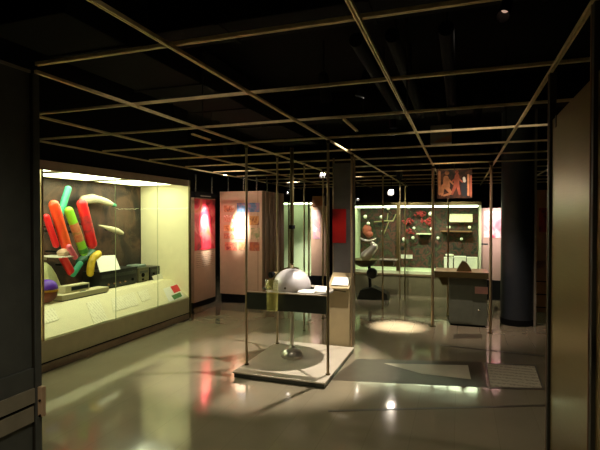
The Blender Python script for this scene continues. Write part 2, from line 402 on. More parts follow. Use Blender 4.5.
# deck and sloping label rail, one cross-section swept along the case
prof = [(CX - .01, .322), (CB, .322), (CB, .60), (CX - .33, .60), (CX - .01, .335)]
MB().prism([(x, CA + .03, z) for x, z in prof], (0, CE - CA - .05, 0)).build('label_deck', M['cream'], case)
ys = [CA, 3.57, 4.62, 5.46, CE]
for a, b in zip(ys, ys[1:]):
    box('glass_pane', M['glass'], (CX - .006, a + .003, .32), (CX, b - .003, 2.075), case)
for y in (CA, CE):
    box('corner_post', M['bronze'], (CX - .02, y - .018, .0), (CX + .012, y + .018, 2.17), case)
box('mullion', M['pole'], (CX - .014, 3.55, .32), (CX + .006, 3.575, 2.075), case)
for y in (4.62, 5.46): box('pane_seam', M['seam'], (CX - .006, y - .002, .32), (CX + .0, y + .002, 2.075), case)
for a, b in ((2.9, 3.86), (4.04, 4.96), (5.14, 6.06)):
    lt = box('light_panel', M['tube'], (CX - .78, a, 2.095), (CX - .06, b, 2.118), case)
    MB().box((CX - .80, a - .02, 2.085), (CX - .78, b + .02, 2.12)).box((CX - .06, a - .02, 2.085), (CX - .04, b + .02, 2.12)).build('light_frame', M['cream'], lt)
for a, b in ((3.87, 4.03), (4.97, 5.13)): box('light_divider', M['bronze'], (CX - .80, a, 2.088), (CX - .04, b, 2.119), case)
# dark upper cladding above the showcase
struct(box('trim_1', M['black'], (CB - .06, CA, 2.172), (CX - .03, CE + .0, ZC)))

# -- things in the left showcase
DK = .601
def plate(name, m, px, depth, lab, cat, grp=None, th=.004):
    pass
def slope_pt(px, py):
    """point on the sloping label rail seen at a pixel"""
    n = Vector((.265, 0, .32)).normalized(); p0 = Vector((CX - .33, 0, .60))
    v = ray(px, py); k = (p0 - EYEV).dot(n) / v.dot(n); return EYEV + v * k, n
def slope_card(name, pts, m, lab, cat, grp=None):
    q = []; n = None
    for a in pts: v, n = slope_pt(*a); q.append(v + n * .0025)
    return tag(MB().prism(q, n * .003).build(name, m), lab, cat, grp)
G = 'label papers on the showcase rail'
slope_card('label_sheet', [(86, 303), (99, 300), (108, 320), (94, 325)], M['text'], 'upright pale label paper in front of the cream desk machine', 'label', G)
slope_card('label_sheet', [(111, 299), (134, 292), (139, 305), (113, 312)], M['text'], 'wide pale label paper below the black hi-fi stack', 'label', G)
slope_card('label_sheet', [(137, 292), (147, 289), (151, 299), (142, 302)], M['text'], 'narrow pale label paper right of the wide one', 'label', G)
slope_card('label_sheet', [(40, 312), (54, 308), (59, 320), (41, 325)], M['text'], 'pale label paper at the near end of the long showcase', 'label', G)
cd = slope_card('leaflet', [(163, 289), (177, 284), (184, 297), (169, 302)], M['white'], 'small leaflet printed red and green at the far end of the rail', 'leaflet')
def card_patch(pts, m, nm):
    q = []
    for a in pts: v, n = slope_pt(*a); q.append(v + n * .0058)
    MB().prism(q, n * .001).build(nm, m, cd)
card_patch([(170, 287), (177, 284.5), (180.5, 291), (174, 293.5)], mat('leaflet_red', srgb(214, 44, 48), .5), 'red_print')
card_patch([(171, 296), (180, 292.5), (182, 296.5), (174, 300)], mat('leaflet_green', srgb(70, 120, 60), .5), 'green_print')

# coloured rounded tubes mounted in front of the mural
TG = 'coloured rounded tubes on the showcase back'
def tube(lab, a, b, X, rpx, body, cap=None, cap_at=(), band=None, Xb=None):
    A = on_x(a[0], a[1], X); B = on_x(b[0], b[1], X if Xb is None else Xb)
    D = (A - EYEV).dot(Vector((-math.sin(YAW), math.cos(YAW), 0))); r = rpx * D / F
    d = (B - A).normalized(); A -= d * r; B += d * r
    t = thing('rounded_tube', lab, 'tube', (B.x, B.y, B.z), TG)
    MB().capsule(A, B, r).build('tube_body', body, t, True)
    L = (B - A).length
    for f0, f1 in cap_at:
        if f0 == 0:
            pr = [(0, 0 - .002)] + [((r + .003) * math.sin(i / 6 * math.pi / 2), (r + .003) * (1 - math.cos(i / 6 * math.pi / 2)) - .003) for i in range(1, 7)] + [(r + .003, L * f1), (r * .97, L * f1 + .002)]
            MB().lathe(A, pr, 22, d).build('tube_cap', cap, t, True)
        else:
            MB().lathe(A + d * L * f0, [(r * .97, 0), (r + .003, .002), (r + .003, L * (f1 - f0) - r), (r * .7, L * (f1 - f0) - r * .3), (0, L * (f1 - f0) + .003)], 22, d).build('tube_cap', cap, t, True)
    if band:
        MB().lathe(A + d * L * .32, [(r * .98, 0), (r + .002, .002), (r + .002, L * .36), (r * .98, L * .36 + .002)], 22, d).build('tube_print', band, t, True)
    mid = (A + B) / 2
    MB().cyl(mid, (CB - .012, mid.y, mid.z), .012, seg=10).build('mount_peg', M['black'], t)
    return t
red = mat('tube_red', srgb(238, 40, 44), .35, vary=.05)
orange = blotch('tube_orange_red', [srgb(240, 56, 36), srgb(246, 92, 40), srgb(248, 130, 50)], 2.5, .35)
lime = mat('tube_lime', srgb(150, 226, 54), .35, vary=.05)
tanp = blotch('tube_tan_print', [srgb(206, 120, 78), srgb(222, 150, 100), srgb(160, 140, 70)], 14, .4)
teal = mat('tube_teal', srgb(70, 176, 136), .35, vary=.06)
pinkp = blotch('tube_red_print', [srgb(236, 44, 50), srgb(206, 60, 60), srgb(150, 60, 60)], 18, .4)
pink = mat('tube_pink', srgb(214, 92, 110), .4)
yellow = mat('tube_yellow', srgb(226, 190, 50), .4)
green = mat('tube_green', srgb(76, 150, 60), .4)
tube('orange red tube, biggest of the tubes in the showcase', (54, 205), (67, 248), -4.62, 5.0, orange)
tube('slim red tube leaning at the far left of the showcase', (46.5, 217), (56, 245), -4.64, 3.2, red)
tube('lime green tube with tan printed middle and green ends', (69, 211), (84, 252), -4.64, 4.3, lime, green, ((.84, 1.0),), tanp)
tube('thick bright red tube with a faint printed label', (82, 204), (92, 244), -4.62, 5.0, red, None, (), pinkp)
tube('slim teal green tube pointing up behind the orange one', (68, 189), (59, 218), -4.78, 3.3, teal)
tube('short red tube end hanging below the orange tube', (63, 258), (71, 272), -4.76, 3.9, red)
tube('short teal tube pointing down beside the red tube end', (80, 264), (73, 274), -4.74, 3.0, teal)
tube('short pink tube between the orange and lime tubes', (69, 247), (75, 257), -4.52, 2.8, pink)
tube('dark green tube lying behind the short teal one', (92, 253), (80, 262), -4.885, 4.2, mat('tube_dark_green', srgb(30, 84, 52), .4))
# yellow bent tube
P = [on_x(98, 254, -4.76), on_x(94, 257, -4.74), on_x(91.5, 262, -4.73), on_x(90.5, 268, -4.72), on_x(90.5, 273, -4.72)]
y = thing('bent_tube', 'yellow bent tube beside the tilted white card', 'tube', P[-1], TG)
MB().path(P, .05, 16).ball(P[0], .05).ball(P[-1], .05).build('tube_body', yellow, y, True)
MB().cyl(P[1], (CB - .012, P[1].y, P[1].z), .012, seg=10).build('mount_peg', M['black'], y)
# pale arm and pointing hand in relief on the mural
skin = mat('pale_relief', srgb(206, 196, 160), .6, vary=.08)
def arm(lab, pts, rads, tip=None):
    Q = [on_x(a, b, -4.84) for a, b in pts]
    t = thing('relief_hand', lab, 'relief', Q[0], 'pale relief hands on the mural')
    mb = MB()
    for (p, r), (q, s) in zip(zip(Q, rads), zip(Q[1:], rads[1:])):
        mb.cyl(p, q, r, s, 16); mb.ball(q, s, seg=16)
    mb.ball(Q[0], rads[0], seg=16)
    mb.build('hand_body', skin, t, True)
    m = Q[len(Q) // 2]
    MB().cyl(m, (CB - .012, m.y, m.z), .02, seg=10).build('mount_peg', M['black'], t)
    if tip: MB().capsule(on_x(*tip[0], -4.84), on_x(*tip[1], -4.84), .028).build('finger_tip', teal, t, True)
    return t
arm('pale hand reaching right with a teal tip, top of the mural', [(84, 200), (92, 199), (99, 200), (106, 202), (111, 204)], [.06, .07, .055, .05, .035], ((110, 203.5), (116, 206)))
arm('pale pointing hand low on the dark mural', [(122, 233), (117, 231), (111, 229), (106, 227.5), (99, 225.5)], [.028, .045, .04, .026, .010])
# small white shelf with a tan ornament
p = on_x(62, 256, -4.62)
sh = thing('wall_bracket', 'thin white bracket shelf in front of the red tubes', 'shelf', p)
box('bracket_shelf', M['white'], (-4.90, p.y - .12, p.z - .012), (-4.50, p.y + .1, p.z), sh)
box('bracket_foot', M['white'], (-4.94, p.y - .03, p.z - .06), (-4.90, p.y + .03, p.z), sh)
MB().lathe((-4.6, p.y + .0, p.z + .001), [(.05, 0), (.07, .02), (.075, .05), (.05, .075), (.02, .09), (0, .092)], 20).build('ornament', M['tan'], None, True)
tag(bpy.data.objects['ornament'], 'small rounded tan ornament sitting on the thin white bracket', 'ornament')
# drape, purple pouch
dr = MB(); cy = on_x(50, 280, -4.79).y
dr.lathe((-4.79, cy, DK), [(.14, 0), (.138, .03), (.13, .14), (.11, .28), (.08, .38), (.035, .435), (0, .445)], 14)
for v in dr.bm.verts:
    a_ = math.atan2(v.co.y - cy, v.co.x + 4.79); k_ = 1 + .13 * math.sin(5 * a_ + 5 * v.co.z) + .05 * math.sin(11 * a_)
    v.co.x = -4.79 + (v.co.x + 4.79) * min(k_, 1.05); v.co.y = cy + (v.co.y - cy) * k_ - (v.co.z - DK) * .22
o = dr.build('folded_cloth', mat('pale_green_cloth', srgb(188, 190, 140), .8, bump=.4), None, True); tag(o, 'pale green cloth heaped up behind the purple pouch', 'cloth')
q = on_x(47, 290, -4.47); q.x = -4.47
pb = thing('purple_pouch', 'purple pouch with gold trim at the near end of the showcase', 'pouch', (q.x, q.y, DK))
MB().ball((q.x, q.y, DK + .115), .13, (.75, .85, .85), 24).build('pouch_body', mat('pouch_maroon', srgb(120, 60, 44), .6, bump=.3), pb, True)
MB().lathe((q.x, q.y, DK + .15), [(.10, 0), (.116, .02), (.112, .05), (.094, .085), (.062, .11), (.03, .122), (.0, .125)], 24).build('pouch_flap', mat('pouch_purple', srgb(84, 34, 160), .5), pb, True)
MB().lathe((q.x, q.y, DK + .135), [(.100, 0), (.122, .004), (.122, .024), (.1, .028)], 24).build('gold_trim', mat('gold_trim', srgb(220, 170, 60), .3, .6), pb, True)
# cream desk machine
xf = -4.37
ya, yb = on_x(62, 297, xf).y, on_x(109, 292, xf).y
dm = thing('desk_machine', 'cream desk machine with a dark window on a flat base', 'machine', (xf - .1, (ya + yb) / 2, DK))
box('machine_base', M['putty'], (xf - .17, ya, DK + .012), (xf, yb, DK + .075), dm, .008)
box('rubber_foot', M['gear'], (xf - .16, ya + .02, DK), (xf - .01, yb - .02, DK + .012), dm)
yh = ya + (yb - ya) * .14; yk = ya + (yb - ya) * .64
box('machine_head', M['putty'], (xf - .165, yh, DK + .076), (xf - .06, yk, DK + .165), dm, .008)
box('display_window', M['gear'], (xf - .061, yh + .09, DK + .10), (xf - .056, yk - .02, DK + .145), dm)
box('key_row', M['gear'], (xf - .045, yh + .2, DK + .076), (xf - .025, yh + .28, DK + .085), dm, .002)
# black audio gear: three units
def unit(lab, pa, pb, h, depth, extra, m, xo=0):
    A = on_z(*pa, DK); B = on_z(*pb, DK)
    x = -4.57 + xo
    y0, y1 = on_x(*pa, x).y, on_x(*pb, x).y
    t = thing('hifi_unit', lab, 'hi-fi unit', (x, (y0 + y1) / 2, DK), 'black hi-fi units in the showcase')
    box('unit_body', m, (x - depth, y0, DK + .012), (x, y1, DK + h), t, .006)
    box('unit_plinth', M['black'], (x - depth + .02, y0 + .02, DK), (x - .02, y1 - .02, DK + .012), t)
    for (u, v, r) in extra:
        yy = y0 + (y1 - y0) * u
        MB().cyl((x - .001, yy, DK + h * v), (x + .014, yy, DK + h * v), r, seg=16).build('dial_knob', M['duct'] if r > .012 else M['copper'], t, True)
    MB().box((x - .001, y0 + .03, DK + h * .62), (x + .003, y1 - .03, DK + h * .8)).build('tuning_window', M['fasciagreen'], t)
    return t, x, y0, y1
unit('wide black hi-fi unit with a row of small knobs', (100, 287), (137.5, 280), .25, .3, [(.2, .25, .011), (.35, .25, .011), (.5, .25, .011), (.64, .25, .011), (.85, .3, .02)], M['gear'])
mb_, x, y0, y1 = unit('narrow grey-green hi-fi unit between two black ones', (138.5, 280), (149, 278), .22, .28, [(.4, .5, .03), (.4, .2, .016)], mat('gear_greygreen', srgb(96, 92, 66), .5))
o = box('amplifier_lid', mat('lid_teal', srgb(126, 142, 130), .4), (x - .24, y0 + .02, DK + .222), (x - .03, y1 - .02, DK + .262), None, .01); tag(o, 'flat grey teal box lying on the narrow hi-fi unit', 'box')
mb_, x, y0, y1 = unit('black hi-fi unit at the far end with a white slip', (150, 278), (164, 276), .21, .28, [(.25, .5, .013)], M['gear'])
pts = [on_x(152, 276, x + .05), on_x(161, 273.5, x + .05), on_x(163.5, 278.5, x + .07), on_x(154.5, 281.5, x + .07)]
sl = MB().prism(pts, (-.004, 0, -.003)); 
o = sl.build('paper_slip', M['white']); tag(o, 'small white paper slip propped on the far black hi-fi unit', 'card')
# tilted white card on the wide unit
zt = DK + .252
A = on_x(100, 271, -4.56); B = on_x(120.5, 268, -4.56); C2 = on_x(115, 255, -4.74); D2 = on_x(95.5, 256, -4.74)
A.z = B.z = zt; 
tc_ = thing('easel_card', 'white card tilted back on top of the wide hi-fi unit', 'card', (A + B) / 2)
MB().prism([A, B, C2, D2], (-.006, 0, -.004)).build('card_face', M['white'], tc_)
MB().prism([(A + B) / 2 + Vector((-.15, -.05, .0)), (A + B) / 2 + Vector((-.15, .05, 0)), (C2 + D2) / 2 + Vector((-.02, .05, -.02)), (C2 + D2) / 2 + Vector((-.02, -.05, -.02))], (-.005, 0, 0)).build('card_stay', M['white'], tc_)

# ---------------------------------------------------------------- boards beyond the left showcase
# A: red poster board, seen side-on to the aisle
ax = -4.36
ba = thing('poster_board', 'board with a glowing red poster beside the end of the left showcase', 'board', (ax, 7.35, 0))
az0, az1 = on_x(193, 251, ax).z, on_x(193, 198.5, ax).z
box('kickboard', M['black'], (ax - .05, 6.95, 0), (ax - .012, 7.66, .10), ba)
box('board', M['tan'], (ax - .06, 6.93, .10), (ax, 7.67, az1 + .02), ba)
redpost = blotch('red_poster_print', [srgb(120, 12, 30), srgb(206, 34, 54), srgb(224, 60, 76), srgb(238, 120, 120), srgb(220, 120, 60)], 2.6, .45, 2, 1.0)
po = box('poster', redpost, (ax, 6.95, az0), (ax + .006, 7.66, az1), ba, label='red flowery poster')
box('text_panel', M['textv'], (ax, 7.0, az0 - .32), (ax + .004, 7.6, az0 - .05), ba)
box('header_box', M['black'], (ax - .12, 6.93, az1 + .02), (ax + .03, 7.67, az1 + .12), ba)
MB().box((ax + .03, 7.1, az1 + .045), (ax + .034, 7.45, az1 + .065)).build('header_strip', M['trimgrey'], ba)
for yy in (7.02, 7.58): MB().cyl((ax - .02, yy, az1 + .12), (ax - .02, yy, 2.34), .02, seg=14).build('hanger_post', M['chrome'], ba, True)

# B: tan board of small pictures
by = 7.68
bx0, bx1 = on_y(220, 250, by).x, on_y(262, 250, by).x
bb = thing('picture_board', 'tan board carrying rows of small lit pictures', 'board', ((bx0 + bx1) / 2, by, 0))
box('kickboard', M['black'], (bx0 + .02, by + .012, 0), (bx1 - .02, by + .06, .16), bb)
box('board', M['tan'], (bx0, by, .16), (bx1, by + .06, 2.075), bb)
MB().box((bx1 - .085, by - .004, .16), (bx1 - .075, by, 2.075)).build('board_joint', M['brownboard'], bb)
for i, u in enumerate((.18, .55, .86)): 
    x = bx0 + (bx1 - bx0) * u
    MB().cyl((x, by + .03, 2.075), (x, by + .03, 2.35), .018, seg=14).build('hanger_post', M['chrome'], bb, True)
def pic(px0, py0, px1, py1, cols, sc=14, off=0):
    a = on_y(px0, py0, by); b = on_y(px1, py1, by)
    m = blotch('small_print', cols, sc, .4, 3, .8, offset=(off, off * .7, 0))
    fr = box('picture', m, (a.x, by - .006, b.z), (b.x, by, a.z), bb)
R = lambda *l: [srgb(*c) for c in l]
pic(237, 203, 259.5, 212, R((60, 84, 110), (90, 120, 150), (170, 110, 120)), 9, 1)
pic(224, 205.5, 234.5, 212, R((220, 190, 170), (196, 130, 90), (120, 80, 60)), 13, 2)
pic(224, 215, 234, 222, R((230, 200, 190), (190, 120, 80), (240, 220, 200)), 13, 3)
pic(224, 225, 234, 231, R((230, 190, 160), (210, 150, 90), (160, 80, 60)), 13, 4)
pic(224, 233, 234, 239, R((230, 210, 190), (170, 100, 80), (220, 150, 110)), 13, 5)
pic(225, 242, 237, 250.5, R((210, 80, 80), (226, 140, 110), (160, 50, 60)), 10, 6)
pic(236.5, 216, 247, 224, R((240, 225, 210), (220, 190, 170), (190, 150, 130)), 13, 7)
pic(236.5, 226, 247, 239, R((240, 225, 210), (226, 200, 180), (170, 150, 150)), 13, 8)
pic(239, 242, 247, 250, R((230, 170, 130), (200, 140, 100), (90, 130, 80)), 13, 9)
pic(249.5, 216, 259, 225, R((150, 90, 40), (196, 140, 80), (100, 50, 40)), 10, 10)
pic(251, 228, 259.5, 239.5, R((60, 130, 60), (160, 150, 110), (200, 170, 140)), 9, 11)
pic(249.5, 242, 259.5, 251, R((180, 100, 60), (150, 80, 60), (210, 160, 120)), 11, 12)
# C: ribbed brown return board running away from the aisle
cx = bx1
ca = thing('ribbed_board', 'brown ribbed return board running back from the picture board', 'board', (cx, 8.6, 0))
cyE = on_x(284, 250, cx).y
box('kickboard', M['black'], (cx - .055, by + .07, 0), (cx - .012, cyE, .16), ca)
box('board', M['brownboard'], (cx - .06, by + .062, .16), (cx, cyE, 2.075), ca)
k = by + .16
while k < cyE - .05:
    box('rib', M['brownboard'], (cx, k, .16), (cx + .012, k + .03, 2.075), ca); k += .19
for yy in (by + .3, cyE - .3): MB().cyl((cx - .03, yy, 2.075), (cx - .03, yy, 2.35), .018, seg=14).build('hanger_post', M['chrome'], ca, True)

# pale green lit showcase far behind, left of the globe pole
gy = 10.6
ga, gb = on_y(284, 203, gy), on_y(312, 276, gy)
gs = thing('green_showcase', 'far pale green lit showcase seen beyond the brown ribbed board', 'showcase', ((ga.x + gb.x) / 2, gy, 0))
box('plinth', M['black'], (ga.x - .3, gy, 0), (gb.x, gy + .5, gb.z), gs)
box('back_panel', M['green_panel'], (ga.x - .3, gy + .42, gb.z), (gb.x, gy + .46, ga.z), gs)
box('deck', M['green_panel'], (ga.x - .3, gy, gb.z), (gb.x, gy + .42, gb.z + .02), gs)
box('side_panel', M['green_panel'], (gb.x - .03, gy + .01, gb.z + .02), (gb.x, gy + .42, ga.z - .03), gs)
box('top_panel', M['bronze'], (ga.x - .3, gy, ga.z), (gb.x, gy + .46, ga.z + .04), gs)
box('light_strip', M['tubegreen'], (ga.x - .25, gy + .06, ga.z - .03), (gb.x - .05, gy + .16, ga.z - .003), gs)
box('glass_pane', M['glass'], (ga.x - .3, gy, gb.z + .02), (gb.x - .03, gy + .005, ga.z), gs)
for q in (289, 309): 
    p = on_y(q, 240, gy); box('corner_post', M['bronze'], (p.x - .02, gy - .02, gb.z), (p.x + .02, gy, ga.z + .04), gs)

# narrow bright poster right of it
ny = 9.8
na, nb = on_y(311, 206, ny), on_y(326, 276, ny)
nbd = thing('narrow_board', 'narrow tan board with a bright poster behind the right globe pole', 'board', ((na.x + nb.x) / 2, ny, 0))
box('kickboard', M['black'], (na.x, ny, 0), (nb.x, ny + .05, nb.z), nbd)
box('board', M['tan'], (na.x, ny, nb.z), (nb.x, ny + .05, na.z), nbd)
pa, pb = on_y(313, 210, ny), on_y(320.5, 239, ny)
box('poster', blotch('narrow_poster', R((240, 225, 215), (226, 170, 160), (190, 150, 160), (245, 240, 235)), 8, .4, voronoi=True), (pa.x, ny - .006, pb.z), (pb.x, ny, pa.z), nbd)
box('header', M['copper'], (na.x + .04, ny - .03, na.z), (nb.x - .04, ny + .05, na.z + .22), nbd)

# ---------------------------------------------------------------- globe bay
plat = thing('floor_platform', 'low white square platform on the floor under the globe', 'platform', (-1.64, 4.68, 0))
box('platform_top', M['platform'], (-2.12, 4.06, .045), (-1.17, 5.30, .057), plat)
box('platform_edge', M['fasciagreen'], (-2.11, 4.075, 0), (-1.18, 5.29, .045), plat)
PT = .0575
PG = 'slim metal poles holding the ceiling grid'
def pole(lab, x, y, z0=0.0, r=.013, m=None, top=ZG):
    t = thing('support_pole', lab, 'pole', (x, y, z0), PG)
    MB().cyl((x, y, z0 + .004), (x, y, top), r, seg=18).build('pole_shaft', m or M['pole'], t, True)
    MB().cyl((x, y, z0), (x, y, z0 + .012), r * 1.8, seg=18).build('pole_foot', M['bronze'], t, True)
    MB().cyl((x, y, top - .03), (x, y, top - .002), r * 1.5, seg=18).build('pole_collar', M['bronze'], t, True)
    return t
pole('slim pole at the left front corner of the globe bay', -2.085, 4.31, PT)
pole('slim pole at the right front corner of the globe bay', -1.205, 4.29, PT)
pole('slim pole at the left rear corner of the globe bay', -2.085, 5.16, PT)
pole('slim pole at the right edge of the graphite kiosk', -1.205, 5.325, 0, .014)
pole('slim pole standing behind the globe pole toward the green showcase', -2.06, 6.1, 0, .011)
pole('slim pole in front of the narrow bright poster', -2.02, 6.9, 0, .013)
# table frame around the globe
tf = thing('exhibit_table', 'square exhibit table with dark green fascia around the silver globe', 'table', (-1.645, 4.73, .64))
xa, xb, yf, yr = -2.07, -1.22, 4.30, 5.16
box('fascia', M['fasciagreen'], (xa, yf - .012, .645), (xb, yf + .012, .815), tf)
box('top_rail', M['pole'], (xa, yf - .02, .815), (xb, yf + .02, .825), tf)
MB().lathe((-1.65, 4.73, .785), [(.235, 0), (.37, 0), (.37, .015), (.235, .015), (.235, 0)], 48).build('round_deck', M['trimgrey'], tf, True)
for a in (.785, 2.356, 3.927, 5.498):
    c_, s_ = math.cos(a), math.sin(a); MB().cyl((-1.65 + .36 * c_, 4.73 + .36 * s_, .78), (-1.645 + .58 * c_, 4.73 + .58 * s_, .74), .012, seg=10).build('deck_arm', M['bronze'], tf, True)
clear_yellow = mat('yellow_green_clear', srgb(230, 224, 130), .3)
clear_yellow.node_tree.nodes['Principled BSDF'].inputs['Alpha'].default_value = .18
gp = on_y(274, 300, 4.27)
MB().lathe((gp.x, 4.225, .63), [(.058, .03), (.058, .33), (.054, .33), (.054, .03)], 32).build('clear_cylinder', clear_yellow, tf, True, label='translucent yellow green cylinder on the table front')  # see-through yellow green cylinder standing before the fascia
# globe on its pedestal
gx, gy_ = -1.735, 4.72
gl = thing('pedestal_globe', 'big silver white globe on a chrome stem and bell foot', 'globe', (gx, gy_, PT))
MB().lathe((gx, gy_, PT), [(.118, 0), (.122, .012), (.116, .045), (.095, .078), (.06, .098), (.032, .108), (.026, .12)], 36).build('bell_foot', M['softchrome'], gl, True)
MB().cyl((gx, gy_, PT + .11), (gx, gy_, .785), .02, seg=20).build('stem', M['softchrome'], gl, True)
MB().ball((gx, gy_, .84), .208, (1, 1, .92), 40).build('globe_ball', M['silver'], gl, True)
ring = MB(); ringm = Matrix.Rotation(math.radians(20), 3, 'Z')
pts = [Vector((gx, gy_, .84)) + ringm @ Vector((.216 * math.cos(a), 0, .20 * math.sin(a))) for a in [math.radians(70 + 12 * k) for k in range(11)]]
ring.path(pts, .008, 8).build('meridian_arc', M['bronze'], gl, True)
MB().cyl((gx, gy_ - .2, .84), (gx, gy_ - .211, .84), .012, seg=10).build('pin', M['bronze'], gl, True)
MB().lathe((gx, gy_, 1.025), [(.02, 0), (.026, .012), (.016, .028), (.022, .045), (.012, .06), (0, .062)], 18).build('finial', M['pole'], gl, True)
ta, tb = on_y(286, 272.5, 4.9), on_y(273.5, 274.5, 4.75)
st = MB().cyl(ta, tb, .026, .03).build('sighting_tube', M['bronze'], gl, True)
MB().cyl(tb, tb + (tb - ta).normalized() * .05, .033, seg=20).build('tube_mouth', M['black'], st, True)
# centre pole above the globe
cp = thing('centre_pole', 'dark bronze pole rising from the globe top up to the grid', 'pole', (gx, gy_, 1.09))
MB().cyl((gx, gy_, 1.087), (gx, gy_, ZG + .02), .021, seg=20).build('pole_shaft', M['bronze'], cp, True)
pz = on_y(291, 227, gy_).z
MB().cyl((gx, gy_, pz - .02), (gx, gy_, pz + .02), .034, seg=20).build('clamp', M['black'], cp, True)
# bits on the table
p = on_y(262, 292, 4.62)
sm = thing('small_instrument', 'small silver and dark instrument on the left of the globe table', 'instrument', (p.x, 4.62, .80))
p.x = max(p.x, -1.99)
MB().cyl((p.x, 4.62, .80), (p.x, 4.62, .82), .045, seg=20).build('instrument_base', M['gear'], sm, True)
MB().cyl((p.x, 4.62, .82), (p.x, 4.62, .875), .025, .012, seg=16).build('instrument_cone', M['chrome'], sm, True)
MB().ball((p.x, 4.62, .89), .022, seg=14).build('instrument_knob', M['chrome'], sm, True)
for k, (x0, x1, yy, zz, lab) in enumerate(((-1.60, -1.42, 4.50, .80, 'white label plate lying flat just right of the globe'), (-1.46, -1.32, 4.60, .80, 'white label plate propped at the right edge of the globe table'))):
    lp = thing('label_plate', lab, 'label', ((x0 + x1) / 2, yy, zz), 'label plates on the globe table')
    MB().prism([(x0, yy, zz + .003), (x1, yy, zz + .003 + .0 * k), (x1, yy + .11, zz + .02 + .03 * k), (x0, yy + .11, zz + .02 + .03 * k)], (0, 0, .005)).build('plate', M['white'], lp)
    MB().box((x0 + .02, yy + .08, zz), (x1 - .02, yy + .1, zz + .012 + .02 * k)).build('plate_prop', M['gear'], lp)

# kiosk right of the globe
ky = 5.36
ka, kb = -1.50, -1.235
kk = thing('graphite_kiosk', 'tall graphite kiosk with a red picture above a tan cabinet', 'kiosk', ((ka + kb) / 2, ky, 0))
box('cabinet', M['khaki'], (ka, ky, .0), (kb, ky + .30, .74), kk, .004)
box('upper_board', M['graphite'], (ka, ky + .22, .80), (kb, ky + .27, 2.26), kk)
MB().prism([(ka, ky - .05, .745), (ka, ky + .22, .90), (ka, ky + .22, .74), (ka, ky - .05, .735)], (kb - ka, 0, 0)).build('label_desk', M['khaki'], kk)
MB().prism([(ka + .04, ky - .02, .772), (kb - .02, ky - .02, .772), (kb - .02, ky + .12, .852), (ka + .04, ky + .12, .852)], (0, -.003, .005)).build('label_plate', M['white'], kk, label='white label plate')
ra, rb = on_y(332.5, 209, ky + .215), on_y(346, 243, ky + .215)
redpic = blotch('red_picture', R((70, 14, 16), (170, 24, 26), (216, 40, 36)), 2.2, .35, 1)
box('picture', redpic, (ra.x, ky + .212, rb.z), (min(rb.x, kb - .012), ky + .219, ra.z), kk, label='red glossy picture')
for x in (ka, kb): MB().cyl((x, ky + .235, .745), (x, ky + .235, 2.33), .012, seg=14).build('side_tube', M['pole'], kk, True)

# ---------------------------------------------------------------- exhibit with hung picture and dark cabinet
pole('slim pole at the left front corner of the dark cabinet bay', -.372, 6.95, 0, .021)
pole('slim pole at the right front corner of the dark cabinet bay', .40, 6.80, 0, .018)
pole('slim pole at the left rear corner of the dark cabinet bay', -.18, 7.80, 0, .014)
pole('slim pole at the right rear corner of the dark cabinet bay', .46, 7.72, 0, .016)
ht = thing('hung_picture', 'picture of bare brown figures hung from the grid over the dark cabinet', 'picture', (-.08, 6.9, 1.87))
hp0, hp1 = on_y(437, 170, 6.92), on_y(472, 198, 6.92)
box('picture_panel', blotch('figure_backdrop', R((24, 16, 12), (60, 36, 24), (96, 56, 36), (30, 20, 18)), 5, .5, 3, 1.2), (hp0.x, 6.92, hp1.z), (hp1.x, 6.94, hp0.z), ht)
for x in (hp0.x + .03, (hp0.x + hp1.x) / 2, hp1.x - .03):
    MB().cyl((x, 6.93, hp0.z), (x, 6.93, ZG + .03), .006, seg=8).build('picture_hanger', M['bronze'], ht)
fl = mat('figure_skin', srgb(206, 140, 96), .6, vary=.2, scale=20)
def figure_print(pts, rads, nm='figure_print', m=None):
    mb = MB()
    Q = [on_y(a, b, 6.915) for a, b in pts]
    for (p, r), (q, s) in zip(zip(Q, rads), zip(Q[1:], rads[1:])):
        d = (q - p); d.y = 0; n = Vector((-d.z, 0, d.x)).normalized()
        mb.prism([p + n * r, p - n * r, q - n * s, q + n * s], (0, .006, 0))
    for p, r in zip(Q, rads): mb.lathe(p + Vector((0, .007, 0)), [(r, 0), (r, .004), (0, .006)], 12, (0, -1, 0))
    return mb.build(nm, m or fl, ht)
fr_ = mat('figure_red_skin', srgb(176, 92, 66), .6, vary=.25, scale=20)
figure_print([(439.5, 172), (439.5, 194)], [.016, .018])
figure_print([(447, 173)] * 2, [.03, .03]); figure_print([(446, 178), (446.5, 186)], [.036, .05])
figure_print([(446.5, 187), (451, 193)], [.03, .02]); figure_print([(451, 193.5), (444, 195.5)], [.016, .014])
figure_print([(448, 179), (453, 184)], [.014, .01]); figure_print([(443, 186), (442, 195)], [.024, .016])
figure_print([(457, 172)] * 2, [.026, .026], m=fr_); figure_print([(457, 176), (456.5, 183)], [.032, .036], m=fr_)
figure_print([(458, 178), (462.5, 182)], [.014, .01], m=fr_); figure_print([(456, 178), (451.5, 182)], [.014, .01], m=fr_)
figure_print([(456, 184), (452, 194)], [.026, .014], m=fr_); figure_print([(457.5, 184), (459.5, 194)], [.022, .014], m=fr_)
figure_print([(464, 178), (464.5, 181)], [.018, .02], 'pale_print', M['white'])
figure_print([(464, 185), (465, 193)], [.04, .05], 'dark_print', M['navy'])
figure_print([(468.3, 175), (468.3, 195)], [.014, .014]); figure_print([(471, 176), (471, 196)], [.012, .014], m=fr_)
